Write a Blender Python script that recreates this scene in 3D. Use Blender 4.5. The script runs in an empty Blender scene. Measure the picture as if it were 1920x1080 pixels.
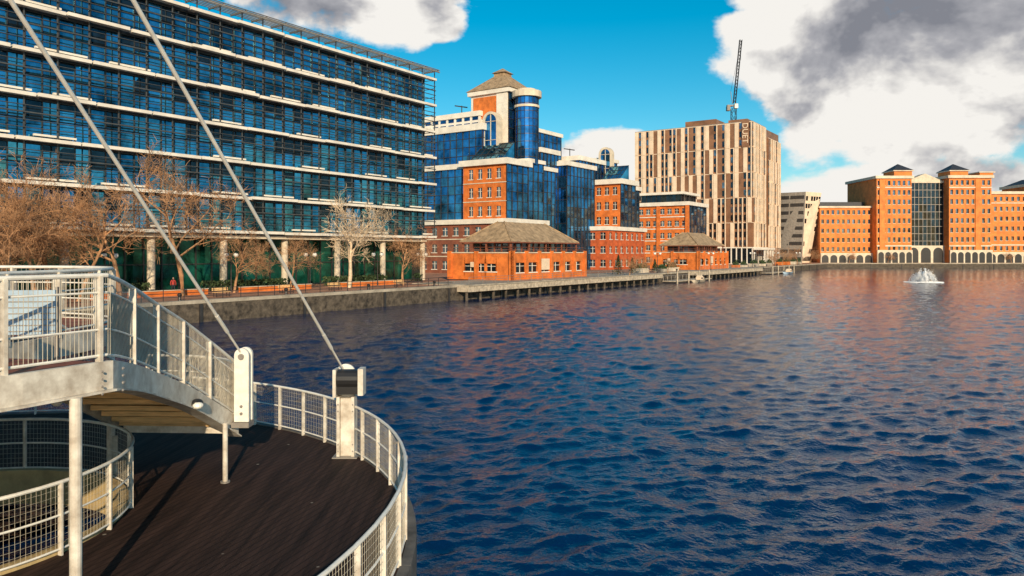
import bpy, math, random
import numpy as np
from mathutils import Vector, Matrix
random.seed(7)
R=random.random
def RU(a,b): return a+(b-a)*random.random()
# ------------------------------------------------------------------ frames
FQ=((-1.1,150.0),(0.562,0.827),(0.827,-0.562))   # quay frame: along quay u, towards water n
FF=((0.0,305.0),(0.0,1.0),(1.0,0.0))             # far-shore frame
def L(s,t,F=FQ):
    o,u,n=F
    return (o[0]+u[0]*s+n[0]*t, o[1]+u[1]*s+n[1]*t)
# ------------------------------------------------------------------ materials
def mat(name,col,rough=.6,metal=0.0,var=.15,scale=1.5,bump=0.0,bscale=8,spec=.5,col2=None,stretch=(1,1,1)):
    m=bpy.data.materials.new(name); m.use_nodes=True
    nt=m.node_tree; bs=nt.nodes["Principled BSDF"]
    bs.inputs["Roughness"].default_value=rough; bs.inputs["Metallic"].default_value=metal
    bs.inputs["Specular IOR Level"].default_value=spec
    tc=nt.nodes.new("ShaderNodeTexCoord"); mp=nt.nodes.new("ShaderNodeMapping")
    mp.inputs["Scale"].default_value=stretch
    nt.links.new(tc.outputs["Object"],mp.inputs["Vector"])
    n=nt.nodes.new("ShaderNodeTexNoise"); n.inputs["Scale"].default_value=scale; n.inputs["Detail"].default_value=6
    n.inputs["Roughness"].default_value=.65
    nt.links.new(mp.outputs[0],n.inputs["Vector"])
    r=nt.nodes.new("ShaderNodeValToRGB")
    c=col; d=col2 if col2 else tuple(x*(1-2*var) for x in col)
    e=tuple(min(1,x*(1+var)) for x in col)
    r.color_ramp.elements[0].position=.32; r.color_ramp.elements[0].color=(*d,1)
    r.color_ramp.elements[1].position=.66; r.color_ramp.elements[1].color=(*e,1)
    nt.links.new(n.outputs["Fac"],r.inputs["Fac"]); nt.links.new(r.outputs["Color"],bs.inputs["Base Color"])
    if bump>0:
        n2=nt.nodes.new("ShaderNodeTexNoise"); n2.inputs["Scale"].default_value=bscale; n2.inputs["Detail"].default_value=4
        nt.links.new(mp.outputs[0],n2.inputs["Vector"])
        b=nt.nodes.new("ShaderNodeBump"); b.inputs["Strength"].default_value=1; b.inputs["Distance"].default_value=bump
        nt.links.new(n2.outputs["Fac"],b.inputs["Height"]); nt.links.new(b.outputs["Normal"],bs.inputs["Normal"])
    return m
M={}
M['brick']=mat('brick_orange',(.66,.175,.032),.85,var=.2,scale=.8,bump=.01)
M['brick3']=mat('brick_pale_orange',(.72,.23,.055),.85,var=.16,scale=.5)
M['brick2']=mat('brick_red',(.54,.11,.03),.85,var=.2,scale=.8,bump=.01)
M['brickd']=mat('brick_dark',(.24,.08,.045),.85,var=.2,scale=.8)
M['white']=mat('white_cladding',(.80,.75,.66),.5,var=.1,scale=.5)
M['paint']=mat('white_paint',(.72,.68,.60),.45,var=.12,scale=3,col2=(.42,.36,.29))
M['cablew']=mat('cable_white',(.82,.79,.72),.4,var=.08,scale=6)
M['wire']=mat('mesh_wire',(.46,.42,.34),.5,var=.15,scale=3)
M['stone']=mat('pale_stone',(.66,.57,.44),.7,var=.12,scale=.6)
M['glassb']=mat('blue_glass',(.085,.35,.54),.05,metal=.9,var=.45,scale=.22)
M['glassv']=mat('deep_blue_glass',(.055,.25,.53),.04,metal=.9,var=.45,scale=.25)
M['glassd']=mat('dark_glass',(.03,.05,.07),.06,metal=.7,var=.3,scale=.5)
M['glassw']=mat('window_glass',(.14,.20,.27),.06,metal=.7,var=.5,scale=.4)
M['glassg']=mat('green_glass',(.008,.085,.06),.08,metal=.5,var=.9,scale=.3)
M['metal']=mat('grey_metal',(.33,.30,.27),.45,metal=.3,var=.15)
M['blade']=mat('blade_metal',(.13,.125,.12),.4,metal=.5,var=.15)
M['dmetal']=mat('dark_metal',(.06,.055,.055),.4,metal=.4,var=.15)
M['roof']=mat('roof_tile',(.40,.28,.165),.8,var=.25,scale=1.2,bump=.02,bscale=5)
M['slate']=mat('slate_roof',(.035,.04,.055),.6,var=.2)
M['roofg']=mat('flat_roof',(.25,.24,.23),.9,var=.2)
M['conc']=mat('concrete',(.40,.35,.28),.85,var=.2,scale=.6,bump=.01)
M['rim']=mat('weathered_rim',(.13,.12,.11),.8,var=.3,scale=1.5,bump=.01)
M['quay']=mat('quay_stone',(.10,.08,.06),.85,var=.42,scale=1.6,bump=.06,bscale=3)
M['pave']=mat('paving',(.42,.21,.13),.85,var=.22,scale=.25)
M['deck']=mat('shaded_dark_timber_deck',(.043,.023,.018),.8,var=.35,scale=1.2,bump=.004,bscale=14,spec=.2,stretch=(7,.35,1))  # dark brown timber, darkened further in place of the bridge's shade
M['under']=mat('shade_dark_underside',(.018,.012,.01),.8,var=.2)  # near-black: shade between the ramp joists is put into the colour
M['timber']=mat('sunlit_golden_timber',(.85,.53,.24),.6,var=.2,scale=3,stretch=(.5,6,6))  # sunlight is put into this light gold so the ramp joists look lit
M['reddeck']=mat('red_timber',(.30,.09,.05),.7,var=.25,scale=3)
M['kerb']=mat('yellow_concrete',(.50,.37,.18),.8,var=.2,scale=2)
M['black']=mat('black_plastic',(.02,.02,.022),.35,var=.1)
M['bark1']=mat('red_bark',(.52,.28,.14),.85,var=.42,scale=.6)
M['bark2']=mat('pale_bark',(.70,.54,.37),.8,var=.25,scale=2)
M['bronze']=mat('bronze_panel',(.28,.14,.075),.5,metal=.1,var=.2,scale=.3)
M['cream']=mat('cream_panel',(.82,.65,.48),.55,var=.1,scale=.4)
M['leaf']=mat('foliage',(.05,.085,.03),.8,var=.5,scale=3)
M['globe']=mat('opal_globe',(.82,.80,.74),.25,var=.03)
M['board']=mat('board_blue',(.36,.48,.60),.5,var=.1,scale=4)
M['spray']=mat('spray_white',(.92,.93,.95),.5,var=.03)
M['skin']=mat('skin',(.5,.3,.22),.6,var=.05)
M['coat']=mat('red_coat',(.45,.05,.04),.8,var=.1)
M['trous']=mat('dark_trousers',(.03,.03,.05),.8,var=.1)
M['timberd']=mat('weathered_timber',(.50,.42,.32),.8,var=.25,scale=2)
def deckmat():
    m=M['deck']; nt=m.node_tree; bs=nt.nodes["Principled BSDF"]
    src=bs.inputs["Base Color"].links[0].from_socket
    tc=nt.nodes.new("ShaderNodeTexCoord"); mp=nt.nodes.new("ShaderNodeMapping"); mp.inputs["Rotation"].default_value=(0,0,.35)
    nt.links.new(tc.outputs["Object"],mp.inputs[0])
    w=nt.nodes.new("ShaderNodeTexWave"); w.inputs["Scale"].default_value=2.2; w.bands_direction='X'; nt.links.new(mp.outputs[0],w.inputs[0])
    r=nt.nodes.new("ShaderNodeValToRGB"); r.color_ramp.elements[0].position=.0; r.color_ramp.elements[0].color=(.35,.35,.35,1); r.color_ramp.elements[1].position=.12; r.color_ramp.elements[1].color=(1,1,1,1)
    nt.links.new(w.outputs["Fac"],r.inputs[0])
    x=nt.nodes.new("ShaderNodeMix"); x.data_type='RGBA'; x.blend_type='MULTIPLY'; x.inputs[0].default_value=1
    nt.links.new(src,x.inputs[6]); nt.links.new(r.outputs[0],x.inputs[7])
    v=nt.nodes.new("ShaderNodeTexVoronoi"); v.inputs["Scale"].default_value=1.3; nt.links.new(tc.outputs["Object"],v.inputs[0])
    r2=nt.nodes.new("ShaderNodeValToRGB"); r2.color_ramp.elements[0].position=.03; r2.color_ramp.elements[0].color=(1,1,1,1); r2.color_ramp.elements[1].position=.05; r2.color_ramp.elements[1].color=(0,0,0,1)
    nt.links.new(v.outputs["Distance"],r2.inputs[0])
    y=nt.nodes.new("ShaderNodeMix"); y.data_type='RGBA'; nt.links.new(r2.outputs[0],y.inputs[0]); nt.links.new(x.outputs[2],y.inputs[6]); y.inputs[7].default_value=(.28,.24,.2,1)
    nt.links.new(y.outputs[2],bs.inputs["Base Color"])
deckmat()
# ------------------------------------------------------------------ builder
def newobj(name,verts,faces,m,parent=None,loc=Vector((0,0,0)),smooth=False):
    me=bpy.data.meshes.new(name)
    me.from_pydata([tuple(Vector(v)-loc) for v in verts],[],faces)
    me.materials.append(m)
    if smooth:
        for p in me.polygons: p.use_smooth=True
    me.update()
    ob=bpy.data.objects.new(name,me); bpy.context.scene.collection.objects.link(ob)
    if parent: ob.parent=parent
    else: ob.location=loc
    return ob
def tube_geo(pts,radii,n=6,cap=True):
    vs=[];fs=[]
    pts=[Vector(p) for p in pts]
    for i,p in enumerate(pts):
        if i==0: t=pts[1]-pts[0]
        elif i==len(pts)-1: t=pts[-1]-pts[-2]
        else: t=pts[i+1]-pts[i-1]
        t.normalize()
        a=Vector((0,0,1)) if abs(t.z)<.95 else Vector((1,0,0))
        x=t.cross(a).normalized(); y=t.cross(x)
        r=radii[i] if isinstance(radii,(list,tuple)) else radii
        for k in range(n):
            an=2*math.pi*k/n
            vs.append(p+x*math.cos(an)*r+y*math.sin(an)*r)
    for i in range(len(pts)-1):
        for k in range(n):
            k2=(k+1)%n
            fs.append((i*n+k,i*n+k2,(i+1)*n+k2,(i+1)*n+k))
    if cap:
        fs.append(tuple(range(n))[::-1]); b=(len(pts)-1)*n; fs.append(tuple(range(b,b+n)))
    return vs,fs
class B:
    def __init__(s,name,mats,F=FQ,smooth=()):
        s.name=name; s.mats=mats; s.g={}; s.F=F; s.smooth=smooth
    def add(s,pn,vs,fs):
        g=s.g.setdefault(pn,([],[])); b=len(g[0]); g[0].extend(vs); g[1].extend([tuple(i+b for i in f) for f in fs])
    def quad(s,pn,*vs): s.add(pn,list(vs),[tuple(range(len(vs)))])
    def obox(s,pn,p,r,o,a0,a1,b0,b1,z0,z1):
        vs=[]
        for z in (z0,z1):
            for (a,b) in ((a0,b0),(a1,b0),(a1,b1),(a0,b1)):
                vs.append((p[0]+r[0]*a+o[0]*b,p[1]+r[1]*a+o[1]*b,z))
        s.add(pn,vs,[(0,3,2,1),(4,5,6,7),(0,1,5,4),(1,2,6,5),(2,3,7,6),(3,0,4,7)])
    def box(s,pn,s0,s1,t0,t1,z0,z1): s.obox(pn,s.F[0],s.F[1],s.F[2],s0,s1,t0,t1,z0,z1)
    def tube(s,pn,pts,r,n=6): s.add(pn,*tube_geo(pts,r,n))
    def prism(s,pn,pts,z0,z1):
        n=len(pts); vs=[(p[0],p[1],z0) for p in pts]+[(p[0],p[1],z1) for p in pts]
        s.add(pn,vs,[tuple(range(n))[::-1],tuple(range(n,2*n))]+[(i,(i+1)%n,n+(i+1)%n,n+i) for i in range(n)])
    def sweep(s,pn,path,w0,w1,z0,z1):
        path=[Vector(p) for p in path]; vs=[];fs=[]
        for i,p in enumerate(path):
            t=(path[min(i+1,len(path)-1)]-path[max(i-1,0)]); t.z=0; t.normalize(); o=Vector((t.y,-t.x,0))
            for (w,z) in ((w0,z0),(w1,z0),(w1,z1),(w0,z1)): vs.append(p+o*w+Vector((0,0,z)))
        for i in range(len(path)-1):
            for k in range(4):
                k2=(k+1)%4; fs.append((i*4+k,i*4+k2,i*4+4+k2,i*4+4+k))
        fs.append((0,1,2,3)); b=(len(path)-1)*4; fs.append((b,b+1,b+2,b+3))
        s.add(pn,vs,fs)
    def hip(s,pn,s0,s1,t0,t1,z0,z1,i_s,i_t):
        P=lambda a,b,z:(*L(a,b,s.F),z)
        vs=[P(s0,t0,z0),P(s1,t0,z0),P(s1,t1,z0),P(s0,t1,z0),P(s0+i_s,t0+i_t,z1),P(s1-i_s,t0+i_t,z1),P(s1-i_s,t1-i_t,z1),P(s0+i_s,t1-i_t,z1)]
        s.add(pn,vs,[(0,1,5,4),(1,2,6,5),(2,3,7,6),(3,0,4,7),(4,5,6,7),(0,3,2,1)])
    # styled walls; p0 viewer-left, p1 viewer-right
    def fr(s,p0,p1):
        d=Vector((p1[0]-p0[0],p1[1]-p0[1])); l=d.length; r=d/l; return l,r,Vector((r.y,-r.x))
    def wall(s,p0,p1,z0,z1,nb,nf,ww,wh,wp='walls',gp='windows',fp='frames',d=.25,mx=0,cross=True,sill=True):
        l,r,o=s.fr(p0,p1)
        Q=lambda a,z,b=0:(p0[0]+r.x*a+o.x*b,p0[1]+r.y*a+o.y*b,z)
        if mx>0:
            s.quad(wp,Q(0,z0),Q(mx,z0),Q(mx,z1),Q(0,z1)); s.quad(wp,Q(l-mx,z0),Q(l,z0),Q(l,z1),Q(l-mx,z1))
        cw=(l-2*mx)/nb; ch=(z1-z0)/nf
        for i in range(nb):
            for j in range(nf):
                A=mx+i*cw; A2=A+cw; Z=z0+j*ch; Z2=Z+ch
                a=A+(cw-ww)/2; a2=a+ww; z=Z+(ch-wh)*.45; z2=z+wh
                s.quad(wp,Q(A,Z),Q(A2,Z),Q(a2,z),Q(a,z)); s.quad(wp,Q(A2,Z),Q(A2,Z2),Q(a2,z2),Q(a2,z))
                s.quad(wp,Q(A2,Z2),Q(A,Z2),Q(a,z2),Q(a2,z2)); s.quad(wp,Q(A,Z2),Q(A,Z),Q(a,z),Q(a,z2))
                s.quad(wp,Q(a,z),Q(a2,z),Q(a2,z,-d),Q(a,z,-d)); s.quad(wp,Q(a2,z),Q(a2,z2),Q(a2,z2,-d),Q(a2,z,-d))
                s.quad(wp,Q(a2,z2),Q(a,z2),Q(a,z2,-d),Q(a2,z2,-d)); s.quad(wp,Q(a,z2),Q(a,z),Q(a,z,-d),Q(a,z2,-d))
                j1,j2=RU(-.03,.03),RU(-.03,.03)
                s.quad(gp,Q(a,z,-d+j1),Q(a2,z,-d+j2),Q(a2,z2,-d+j2*.3),Q(a,z2,-d-j2))
                if cross:
                    s.obox(fp,p0,r,o,(a+a2)/2-.05,(a+a2)/2+.05,-d+.03,-d+.1,z,z2)
                    s.obox(fp,p0,r,o,a,a2,-d+.03,-d+.09,z+wh*.62,z+wh*.62+.08)
                if sill: s.obox(fp,p0,r,o,a-.08,a2+.08,-.02,.08,z-.16,z-.01)
    def curtain(s,p0,p1,z0,z1,nb,nf,gp='glazing',fp='mullions',mw=.1,md=.12,jit=.05):
        l,r,o=s.fr(p0,p1)
        Q=lambda a,z,b=0:(p0[0]+r.x*a+o.x*b,p0[1]+r.y*a+o.y*b,z)
        cw=l/nb; ch=(z1-z0)/nf
        for i in range(nb):
            for j in range(nf):
                a=i*cw;z=z0+j*ch
                k=[RU(-jit,jit)-jit for _ in range(3)]
                s.quad(gp,Q(a,z,k[0]),Q(a+cw,z,k[1]),Q(a+cw,z+ch,k[2]),Q(a,z+ch,k[0]+k[2]-k[1]))
        for i in range(nb+1): s.obox(fp,p0,r,o,i*cw-mw/2,i*cw+mw/2,-.1,md,z0,z1)
        for j in range(nf+1): s.obox(fp,p0,r,o,0,l,-.1,md*.8,z0+j*ch-mw/2,z0+j*ch+mw/2)
    def face(s,st,p0,p1,z0,z1):
        if st[0]=='brick': s.wall(p0,p1,z0,z1,*st[1:5],**(st[5] if len(st)>5 else {}))
        elif st[0]=='glass': s.curtain(p0,p1,z0,z1,*st[1:3],**(st[3] if len(st)>3 else {}))
        else: s.quad(st[1],(*p0,z0),(*p1,z0),(*p1,z1),(*p0,z1))
    def block(s,s0,s1,t0,t1,z0,z1,fu,fn,wp='walls',rp='roof',corn=None,cp='cornice',fl=None):
        F=s.F
        a,b,c,d=L(s0,t0,F),L(s0,t1,F),L(s1,t1,F),L(s1,t0,F)
        s.face(fu,a,b,z0,z1); s.face(fn,b,c,z0,z1)
        s.face(('plain',wp),c,d,z0,z1); s.face(fl or ('plain',wp),d,a,z0,z1)
        s.quad(rp,(*a,z1-.01),(*b,z1-.01),(*c,z1-.01),(*d,z1-.01))
        if corn:
            ov,h0,h1=corn; s.box(cp,s0-ov,s1+ov,t0-ov,t1+ov,z1-h0,z1+h1)
    def arch(s,sc,tc,w,z0,z1,thick=1.0,fw=.5,gp='arch_glass',fp='arch_frame'):
        F=s.F; r=w/2; n=14; zc=z1-r
        def outl(rr,base):
            return [(-rr,base)]+[(-rr*math.cos(math.pi*k/n),zc+rr*math.sin(math.pi*k/n)) for k in range(n+1)]+[(rr,base)]
        o=outl(r,z0); i=outl(r-fw,z0); m=len(o)
        P=lambda a,z,ss:(*L(sc+ss,tc+a,F),z)
        vs=[P(a,z,0) for a,z in o]+[P(a,z,0) for a,z in i]+[P(a,z,thick) for a,z in o]+[P(a,z,.3) for a,z in i]
        fs=[]
        for k in range(m-1):
            fs+= [(k,k+1,m+k+1,m+k),(k,k+1,2*m+k+1,2*m+k),(m+k,m+k+1,3*m+k+1,3*m+k)]
        fs.append(tuple(range(2*m,3*m)))
        s.add(fp,vs,fs)
        s.quad(gp,*[P(a,z,.28) for a,z in i])
        s.add(fp,*boxgeo(lambda a,b,z:(*L(sc+b,tc+a,F),z),-.06,.06,.1,.3,z0,z1-fw))
        for zz in (z0+(zc-z0)*.5,zc): s.add(fp,*boxgeo(lambda a,b,z:(*L(sc+b,tc+a,F),z),-r+fw,r-fw,.1,.3,zz-.05,zz+.05))
    def done(s):
        allv=[Vector(v) for g in s.g.values() for v in g[0]]
        lo=Vector((sum(v.x for v in allv)/len(allv),sum(v.y for v in allv)/len(allv),min(v.z for v in allv)))
        e=bpy.data.objects.new(s.name,None); bpy.context.scene.collection.objects.link(e); e.location=lo; e.empty_display_size=.5
        for pn,(v,f) in s.g.items():
            newobj(pn,v,f,s.mats[pn],parent=e,loc=lo,smooth=pn in s.smooth)
        return e
def boxgeo(fn,a0,a1,b0,b1,z0,z1):
    vs=[fn(a,b,z) for z in (z0,z1) for a,b in ((a0,b0),(a1,b0),(a1,b1),(a0,b1))]
    return vs,[(0,3,2,1),(4,5,6,7),(0,1,5,4),(1,2,6,5),(2,3,7,6),(3,0,4,7)]
def sphere_geo(c,r,nu=12,nv=8,sz=1):
    vs=[];fs=[]
    for j in range(nv+1):
        ph=math.pi*j/nv
        for i in range(nu):
            th=2*math.pi*i/nu
            vs.append((c[0]+r*math.sin(ph)*math.cos(th),c[1]+r*math.sin(ph)*math.sin(th),c[2]+r*sz*math.cos(ph)))
    for j in range(nv):
        for i in range(nu):
            fs.append((j*nu+i,j*nu+(i+1)%nu,(j+1)*nu+(i+1)%nu,(j+1)*nu+i))
    return vs,fs

# ------------------------------------------------------------------ ground / water / quay
QA=L(-260,23); QC=(123.2,292.0)
gv=[(*QA,2),(*QC,2),(2600,292,2),(2600,4000,2),(-2600,4000,2),(-2600,QA[1],2)]
newobj('ground',gv,[(0,1,2,3,4,5)],M['pave'])
def water_mat():
    m=bpy.data.materials.new('water'); m.use_nodes=True; nt=m.node_tree; bs=nt.nodes["Principled BSDF"]
    bs.inputs["Base Color"].default_value=(.0008,.016,.070,1); bs.inputs["Roughness"].default_value=.05
    bs.inputs["IOR"].default_value=1.5
    tc=nt.nodes.new("ShaderNodeTexCoord")
    n=nt.nodes.new("ShaderNodeTexNoise"); n.inputs["Scale"].default_value=9; n.inputs["Detail"].default_value=3
    nt.links.new(tc.outputs["Object"],n.inputs["Vector"])
    bp=nt.nodes.new("ShaderNodeBump"); bp.inputs["Strength"].default_value=1; bp.inputs["Distance"].default_value=.03
    nt.links.new(n.outputs["Fac"],bp.inputs["Height"]); nt.links.new(bp.outputs["Normal"],bs.inputs["Normal"])
    return m
def make_water():
    # wind-rippled sheet, real displaced geometry, finer near the footbridge
    rng=np.random.RandomState(5)
    ys=[5.0]
    while ys[-1]<291.6: ys.append(ys[-1]*1.0048+.006)
    ys=np.array(ys); ys[-1]=291.7
    us=np.linspace(-.82,1.0,980)
    Y=np.repeat(ys[:,None],len(us),1); X=us[None,:]*(Y+14.0)
    dy=(ys*.0048+.006)[:,None]; dx=(us[1]-us[0])*(ys+14)[:,None]
    Z=np.zeros_like(X); DX=np.zeros_like(X); DY=np.zeros_like(X)
    nw=80
    patch=1+.28*np.sin(X*.045+Y*.021+1)*np.sin(Y*.05-X*.012)+.18*np.sin(X*.11-Y*.07)
    for i in range(nw):
        lam=.24*(3.4/.24)**((i+rng.rand())/nw); k=2*math.pi/lam
        th=-1.15+rng.randn()*.7; kx,ky=k*math.cos(th),k*math.sin(th)
        ph=rng.rand()*6.283
        s=.20*math.sqrt(2/nw)*(1.3 if lam<1.0 else (.85 if lam<2 else .6))
        a=s/k
        r=np.minimum(2*math.pi/(abs(ky)+1e-6)/dy,2*math.pi/(abs(kx)+1e-6)/dx)
        f=np.clip((r-2.2)/2.0,0,1)
        rows=np.where(f.max(axis=1)>0)[0]
        if len(rows)==0: continue
        m=rows.max()+1
        arg=kx*X[:m]+ky*Y[:m]+ph
        Z[:m]+=a*f[:m]*np.sin(arg); c=np.cos(arg)*a*f[:m]*.85
        DX[:m]+=c*math.cos(th); DY[:m]+=c*math.sin(th)
    V=np.stack([X+DX*patch,np.minimum(Y+DY*patch,291.9),Z*patch],-1).reshape(-1,3)
    ny,nx=X.shape
    idx=np.arange(ny*nx).reshape(ny,nx)
    F=np.stack([idx[:-1,:-1],idx[:-1,1:],idx[1:,1:],idx[1:,:-1]],-1).reshape(-1,4)
    ex=np.array([(-900,-500,-.3),(2600,-500,-.3),(2600,300,-.3),(-900,300,-.3)],float)
    V=np.concatenate([V,ex]); b0=ny*nx
    F=np.concatenate([F,np.array([[b0,b0+1,b0+2,b0+3]])])
    me=bpy.data.meshes.new('water'); me.vertices.add(len(V)); me.vertices.foreach_set('co',V.astype(np.float32).ravel())
    me.loops.add(F.size); me.loops.foreach_set('vertex_index',F.astype(np.int32).ravel())
    me.polygons.add(len(F)); me.polygons.foreach_set('loop_start',np.arange(0,F.size,4,dtype=np.int32)); me.polygons.foreach_set('loop_total',np.full(len(F),4,dtype=np.int32))
    me.polygons.foreach_set('use_smooth',np.ones(len(F),dtype=bool))
    me.update(calc_edges=True); me.materials.append(water_mat())
    ob=bpy.data.objects.new('water',me); bpy.context.scene.collection.objects.link(ob)
make_water()
q=B('quay_wall',{'wall':M['quay'],'coping':M['conc'],'fenders':M['dmetal']})
def seg(p0,p1):
    l,r,o=q.fr(p0,p1)
    q.obox('wall',p0,r,o,0,l,-.6,.02,-2,1.75)
    n=int(l/2.0)
    for i in range(n): q.obox('coping',p0,r,o,i*l/n+.012,(i+1)*l/n-.012,-.9,.08+RU(-.02,.02),1.75,2.06)
    for i in range(int(l/12)): q.obox('fenders',p0,r,o,i*12+5,i*12+5.3,.03,.2,-.3,1.7)
seg(L(-160,23),QC); seg((123.2,292.0),(330,292.0)); q.done()

# ------------------------------------------------------------------ glass office building
b=B('glass_office_building',{'glazing':M['glassb'],'mullions':M['dmetal'],'walls':M['dmetal'],'roof':M['roofg'],'sunshade_blades':M['blade'],
   'light_shelves':M['white'],'brackets':M['blade'],'lobby_glass':M['glassg'],'columns':M['stone'],'soffit':M['stone'],'spandrels':M['dmetal'],'lobby_frames':M['dmetal'],'blinds':M['glassd'],'roof_screen':M['metal']})
S0,S1,T=-118,-33,6.8
z0=8.8; fh=4.2; nf=6
b.curtain(L(S0,T),L(S1,T),z0,z0+fh*nf,56,nf*2,mw=.10,md=.1,jit=.05)
b.face(('plain','walls'),L(S1,T),L(S1,T-22),2,z0+fh*nf); b.face(('plain','walls'),L(S0,T-22),L(S0,T),2,z0+fh*nf)
b.quad('roof',(*L(S0,T,),z0+fh*nf),(*L(S1,T),z0+fh*nf),(*L(S1,T-22),z0+fh*nf),(*L(S0,T-22),z0+fh*nf))
E=S1+1.8
for f in range(nf+1):
    zf=z0+f*fh
    b.box('spandrels',S0,S1,T+.13,T+.22,zf-.35,zf+.3)
    x=S0
    while x<E-1:
        w=min(RU(5.5,7.5),E-x)
        zz=RU(-.05,.08)
        b.box('light_shelves',x,x+w-.25,T+.7+RU(-.04,.04),T+1.35,zf-.16+zz,zf+.18+zz)
        if R()<.7 and f<nf: b.box('light_shelves',x+w*.3,x+w-.3,T+.3,T+.6,zf+.42,zf+.62)
        x+=w
    if f<nf:
        for k in (1.05,1.75,2.45,3.15):
            b.box('sunshade_blades',S0,E,T+.78,T+1.0,zf+k,zf+k+(.055 if k!=2.45 else .13))
for i in range(30):
    s_=S0+ (E-S0)*i/29
    b.box('brackets',s_-.06,s_+.06,T+.62,T+.73,z0-.3,z0+fh*nf+1.3)
    for f in range(nf+1): b.box('brackets',s_-.05,s_+.05,T+.1,T+.62,z0+f*fh-.06,z0+f*fh+.06)
    b.box('roof_screen',s_-.07,s_+.07,T-1.6,T+1.5,z0+fh*nf+1.35,z0+fh*nf+1.55)
for k in range(7): b.box('roof_screen',S0,E+.3,T-1.5+k*.48,T-1.3+k*.48,z0+fh*nf+1.56,z0+fh*nf+1.62)
b.box('roof_screen',S0,E+.4,T+1.3,T+1.5,z0+fh*nf+1.2,z0+fh*nf+1.36)
for s_ in (E-.2,E-1.2): 
    for t_ in (T-1.5,T-6,T-12): b.box('brackets',s_-.06,s_+.06,t_-.06,t_+.06,z0,z0+fh*nf+1.3)
for f in range(nf*3+1): b.box('brackets',E-.25,E-.15,T-12,T+.7,z0+f*fh/3,z0+f*fh/3+.08)
for i in range(56):
    for f in range(nf):
        w=(S1-S0)/56
        if R()<.35: 
            h=RU(.5,1.9); b.box('blinds',S0+i*w+.1,S0+(i+1)*w-.1,T+.015,T+.03,z0+f*fh+3.75-h,z0+f*fh+3.8)
b.box('soffit',S0,S1,T-2.6,T+.6,8.1,8.5)
b.curtain(L(S0,T-2.5),L(S1,T-2.5),2,8.1,40,2,gp='lobby_glass',fp='lobby_frames',mw=.12)
for i in range(10):
    p=L(S0+4+i*9,T-.3); b.tube('columns',[(*p,2),(*p,8.1)],.42,16)
b.done()

# ------------------------------------------------------------------ stepped glass and brick office
VM={'walls':M['brick'],'podium':M['brickd'],'podium2':M['brick2'],'windows':M['glassw'],'frames':M['white'],'glazing':M['glassv'],'mullions':M['dmetal'],'cornice':M['white'],
 'roof':M['roofg'],'pyramid_roof':M['roof'],'arch_glass':M['glassv'],'arch_frame':M['stone'],'white_walls':M['white'],'turret_glass':M['glassv'],'turret_rings':M['stone'],'equipment':M['dmetal'],'greenhouse_glass':M['glassb'],'dark':M['glassd'],'string_courses':M['stone']}
b=B('stepped_office_building',VM)
b.block(-1,14,-34,.8,2,12.6,('brick',12,3,1.5,1.7,dict(wp='podium')),('brick',5,3,1.6,1.7,dict(wp='podium')),corn=(.5,.4,.6))
for z in (5.4,9.0): b.box('string_courses',-1.12,-1.01,-34,.8,z,z+.22); b.box('string_courses',-1,14,.81,.92,z,z+.22)
b.block(0,8,-11,0,13,24.5,('brick',4,3,1.15,2.0,dict(mx=.8)),('glass',4,6),corn=(.7,.3,.9))
for z in (16.7,20.5): b.box('string_courses',-.1,-.01,-11,0,z,z+.18)
b.block(2,14,-34,-11,13,24.4,('glass',12,6),('plain','walls'),corn=(.6,.3,.8))
b.block(4,16,-30,-9,25.3,32.6,('glass',12,4),('glass',6,4),corn=(.5,.2,1.2))
b.block(7,16,-30,-12,33.6,36.4,('glass',8,2,dict(fp='white_walls',mw=.5)),('plain','white_walls'),wp='white_walls',corn=(.4,.3,.8))
b.block(8,14,-2.6,0.01,13,25.6,('glass',1,6),('glass',3,6),corn=(.4,.3,.5))
b.block(8,18,-15,-5,13,41.0,('plain','white_walls'),('glass',4,14),wp='white_walls',corn=(.6,.3,.6))
b.box('walls',7.7,7.98,-14.2,-8.2,35.5,40.2)
b.box('white_walls',7.75,7.97,-8.0,-5.2,26,40.6)
b.hip('pyramid_roof',7.2,18.8,-15.9,-4.1,41.65,45.4,4.4,4.4)
b.box('pyramid_roof',11.6,14.4,-11.4,-8.6,45.4,46.1); b.hip('pyramid_roof',11.2,14.8,-11.8,-8.2,46.12,47.3,1.7,1.7)
def turret(c,r,z0,z1,nf,n=18):
    P=lambda k,z,rr=r:(c[0]+rr*math.cos(2*math.pi*k/n),c[1]+rr*math.sin(2*math.pi*k/n),z)
    for j in range(nf):
        a=z0+(z1-z0)*j/nf; e=z0+(z1-z0)*(j+1)/nf
        for k in range(n): b.quad('turret_glass',P(k,a),P(k+1,a),P(k+1,e),P(k,e))
        b.prism('mullions',[P(k,0,r+.06)[:2] for k in range(n)],e-.07,e+.05)
    for k in range(n): b.tube('mullions',[P(k,z0,r+.03),P(k,z1,r+.03)],.06,4)
    b.prism('turret_rings',[P(k,0,r+.7)[:2] for k in range(n)],z1-.2,z1+1.1)
    b.prism('turret_rings',[P(k,0,r+.25)[:2] for k in range(n)],z1-2.4,z1-1.9)
    b.prism('turret_rings',[P(k,0,r*.8)[:2] for k in range(n)],z1+1.1,z1+1.6)
turret(L(10.5,-2.0),2.5,25,39.6,9)
b.arch(4.6,-7.4,4.2,26.2,36.2,1.6,.55)
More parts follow.
